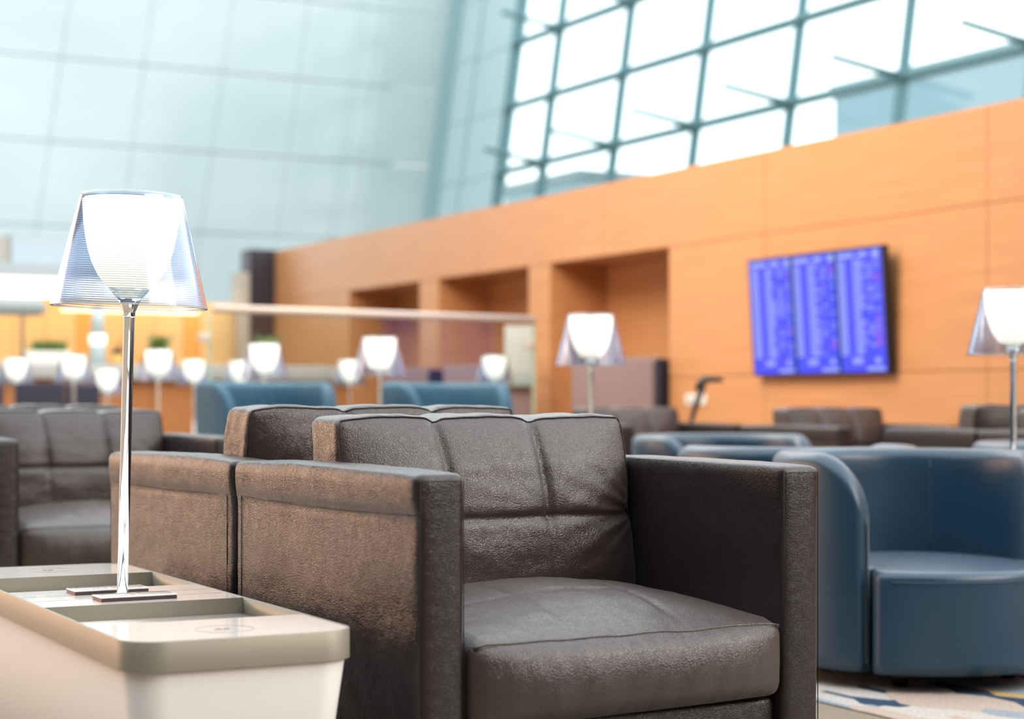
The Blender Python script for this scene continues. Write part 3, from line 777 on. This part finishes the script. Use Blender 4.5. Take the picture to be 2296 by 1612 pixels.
# ------------------------------------------------------------------ bar
ux, uy = 0.8813, 0.4726
cs = Vector((-5.4, 15.25, 0))
ct = empty('bar_counter', cs, TH, 'long white-topped bar counter with brown wooden front', 'counter')
bx('countertop', STONEW, ct, 0, 4.5, 0, 0.65, 1.02, 1.15, 0.01)
brn = M('brown_veneer', (0.42, 0.17, 0.055), 0.45)
for k in range(9): bx('front_panel', brn, ct, 0.02 + 0.495*k, 0.505 + 0.495*k, 0.12, 0.14, 0.02, 1.02)
bx('carcass', brn, ct, 0.02, 4.47, 0.14, 0.62, 0, 1.02)
def on_counter(px, back=0.25):
    # point on the counter seen at column px
    r = (px - 1148) / F
    bx_, by_ = cs.x - uy * back, cs.y + ux * back
    s = (r * by_ - bx_) / (ux - r * uy)
    return bx_ + ux * s, by_ + uy * s
# planter with grasses
def clump(name, n, rx, ry, h, mat, parent, z, seed):
    q = random.Random(seed); v = []; f = []
    for _ in range(n):
        bx_, by_ = q.uniform(-rx, rx), q.uniform(-ry, ry); a = q.uniform(0, 2*PI); l = h * q.uniform(.5, 1); wd = 0.010 * q.uniform(.7, 1.4); le = q.uniform(0.1, 0.8) * l
        dx, dy = math.cos(a), math.sin(a); b0 = len(v)
        for t in (0, .5, 1):
            cx_, cy_, cz = bx_ + dx*le*t*t, by_ + dy*le*t*t, z + l*t*(1 - .25*t)
            ww = wd * (1 - t * .85)
            v += [(cx_ - dy*ww, cy_ + dx*ww, cz), (cx_ + dy*ww, cy_ - dx*ww, cz)]
        f += [(b0, b0+1, b0+3, b0+2), (b0+2, b0+3, b0+5, b0+4)]
    return link(name, mesh(name, v, f), mat, parent, smooth=False)
x, y = on_counter(106)
pl = empty('planter', (x, y, 1.15), TH, 'low white rectangular planter of green plants on the bar counter', 'planter')
bx('trough', WBODY, pl, -0.20, 0.20, -0.06, 0.06, 0, 0.115, 0.012)
clump('foliage', 220, 0.15, 0.05, 0.17, LEAF, pl, 0.10, 1)['kind'] = 'stuff'
for px, lab, sd in ((357, 'white potted plant on the counter behind the lamp right of the chrome stem', 2), (603, 'white potted plant on the counter behind the bright lamp', 3)):
    x, y = on_counter(px); po = empty('potted_plant', (x, y, 1.15), 0, lab, 'plant', 'potted plants on the bar counter')
    link('pot', lathe([(0.06, 0), (0.085, 0.12), (0.078, 0.12), (0.07, 0.10), (0.001, 0.10)], 28), WBODY, po)
    clump('foliage', 150, 0.07, 0.07, 0.27, LEAF2 if sd == 3 else LEAF, po, 0.10, sd)['kind'] = 'stuff'
x, y = on_counter(219)
ds = empty('dispenser', (x, y, 1.15), TH, 'pale blue tapering drinks dispenser with a lit white band on the counter', 'dispenser')
pb = M('pale_blue_steel', (0.50, 0.64, 0.68), 0.3)
link('body', lathe([(0.075, 0), (0.068, 0.16), (0.068, 0.18)], 28), pb, ds)
link('lit_band', lathe([(0.072, 0.18), (0.072, 0.265)], 28), M('lit_band', (1, 1, 1), 0.4, emis=(1, .93, .8), es=1.2), ds)
link('hopper', lathe([(0.065, 0.265), (0.045, 0.50), (0.02, 0.52)], 28), pb, ds)
x, y = on_counter(262)
jr = empty('jar', (x, y, 1.15), 0, 'small amber jar with dark lid on the counter, left of the chrome stem', 'jar')
link('body', lathe([(0.05, 0), (0.06, 0.02), (0.06, 0.08), (0.045, 0.09)], 24), M('amber_jar', (0.75, 0.45, 0.12), 0.2), jr)
link('lid', lathe([(0.04, 0.09), (0.04, 0.145), (0.03, 0.15)], 24), M('dark_lid', (0.05, 0.03, 0.02), 0.5), jr)
# hood over the left part of the counter
x, y = on_counter(50)
hd = empty('serving_hood', (x, y, 1.15), TH, 'grey serving hood on a thin post over the counter at far left', 'hood')
link('canopy', tube([(-0.9, 0, 0.50), (0.14, 0, 0.50), (0.19, 0, 0.485)], [0.075, 0.075, 0.05], 16), GREY, hd)
bx('post', M('dark_green_post', (0.10, 0.14, 0.12), 0.4), hd, -0.012, 0.012, -0.012, 0.012, 0, 0.45)
bx('base', GREY, hd, -0.06, 0.06, -0.05, 0.05, 0, 0.012)
# back bar
bb0 = Vector((x0 - 0.42 * ux, y0 - 0.42 * uy, 0))
bb = empty('back_bar', bb0, TH, 'warm lit back bar with amber panels under a white canopy', 'bar')
k = 0; xq = -5.5
while xq < -0.06:
    wq = 0.34 if (k % 4) else 0.2
    x1q = min(xq + wq, -0.02)
    bx('amber_panel', WARMO if k % 4 == 0 else WARMW, bb, xq + 0.003, x1q - 0.003, 0.0, 0.03, 0.0, 1.86); xq += wq; k += 1
bx('back_board', WARMW, bb, -5.5, 0, 0.03, 0.15, 0, 1.95)
bx('canopy', PALE, bb, -5.5, -0.72, -0.75, 0.15, 2.13, 2.27)
bx('upper_block', PALE, bb, -2.62, -1.05, -0.35, 0.15, 2.27, 2.62)
bx('upper_block_end', TAUPE, bb, -2.82, -2.62, -0.30, 0.10, 2.27, 2.58)
bx('light_strip', M('lit_strip', (1, 1, 1), 0.4, emis=(1, 0.90, 0.72), es=1.6), bb, -5.5, -0.75, -0.70, -0.62, 1.92, 2.13)
bx('lower_light_strip', M('lit_shelf_strip', (1, 1, 1), 0.4, emis=(1, 0.78, 0.45), es=1.5), bb, -2.0, -0.45, -0.02, 0.0, 1.82, 1.86)
bx('shelf', WARMW, bb, -5.4, -0.1, -0.22, 0.0, 1.20, 1.23)
bl = area('back_bar_light', (0, 0, 0), (0, 0, -1), 5.0, 0.2, 22, (1.0, 0.76, 0.48)); bl.parent = bb; bl.location = (-2.7, -0.42, 1.98); bl.rotation_euler = (math.radians(35), 0, 0)
for s_, h_, m_, lab in ((-1.38, 0.26, M('brown_bottle', (0.25, 0.12, 0.02), 0.15), 'tall brown bottle on the back bar shelf'), (-1.12, 0.20, M('yellow_bottle', (0.65, 0.42, 0.03), 0.15), 'short golden bottle on the back bar shelf')):
    p_ = bb.matrix_basis @ Vector((s_, -0.12, 1.23))
    bt = empty('bottle', p_, 0, lab, 'bottle')
    link('body', lathe([(0.035, 0), (0.04, 0.02), (0.04, h_*0.6), (0.015, h_*0.75), (0.013, h_*.92)], 20), m_, bt)
    link('cap', lathe([(0.015, h_*.92), (0.015, h_)], 14), BLACK, bt)

# dark dining chairs in front of the counter
def build_din():
    r = empty('dining_chair')
    bx('seat', NAVY, r, -0.20, 0.20, -0.20, 0.20, 0.43, 0.49, 0.02)
    bx('backrest', NAVY, r, -0.20, 0.20, 0.18, 0.22, 0.52, 0.95, 0.015)
    for x in (-0.17, 0.17):
        for y in (-0.17, 0.19):
            link('leg', tube([(x, y, 0), (x*.95, y*.95, 0.44 if y < 0 else 0.62)], 0.013, 8), BLACK, r)
    return r
dn0 = build_din()
for i, (px, D, rz, lab) in enumerate([(18, 14.55, 70, 'dark navy dining chair below the leftmost small lamp'), (232, 14.5, 65, 'dark navy dining chair below the lowest small lamp'), (120, 13.6, 165, 'dark navy dining chair between the two lamps left of the chrome stem')]):
    o = dn0 if i == 0 else copy_tree(dn0); x, y = at(px, D)
    o.location = (x, y, 0); o.rotation_euler = (0, 0, math.radians(rz)); tag(o, lab, 'chair', 'dark dining chairs by the counter')
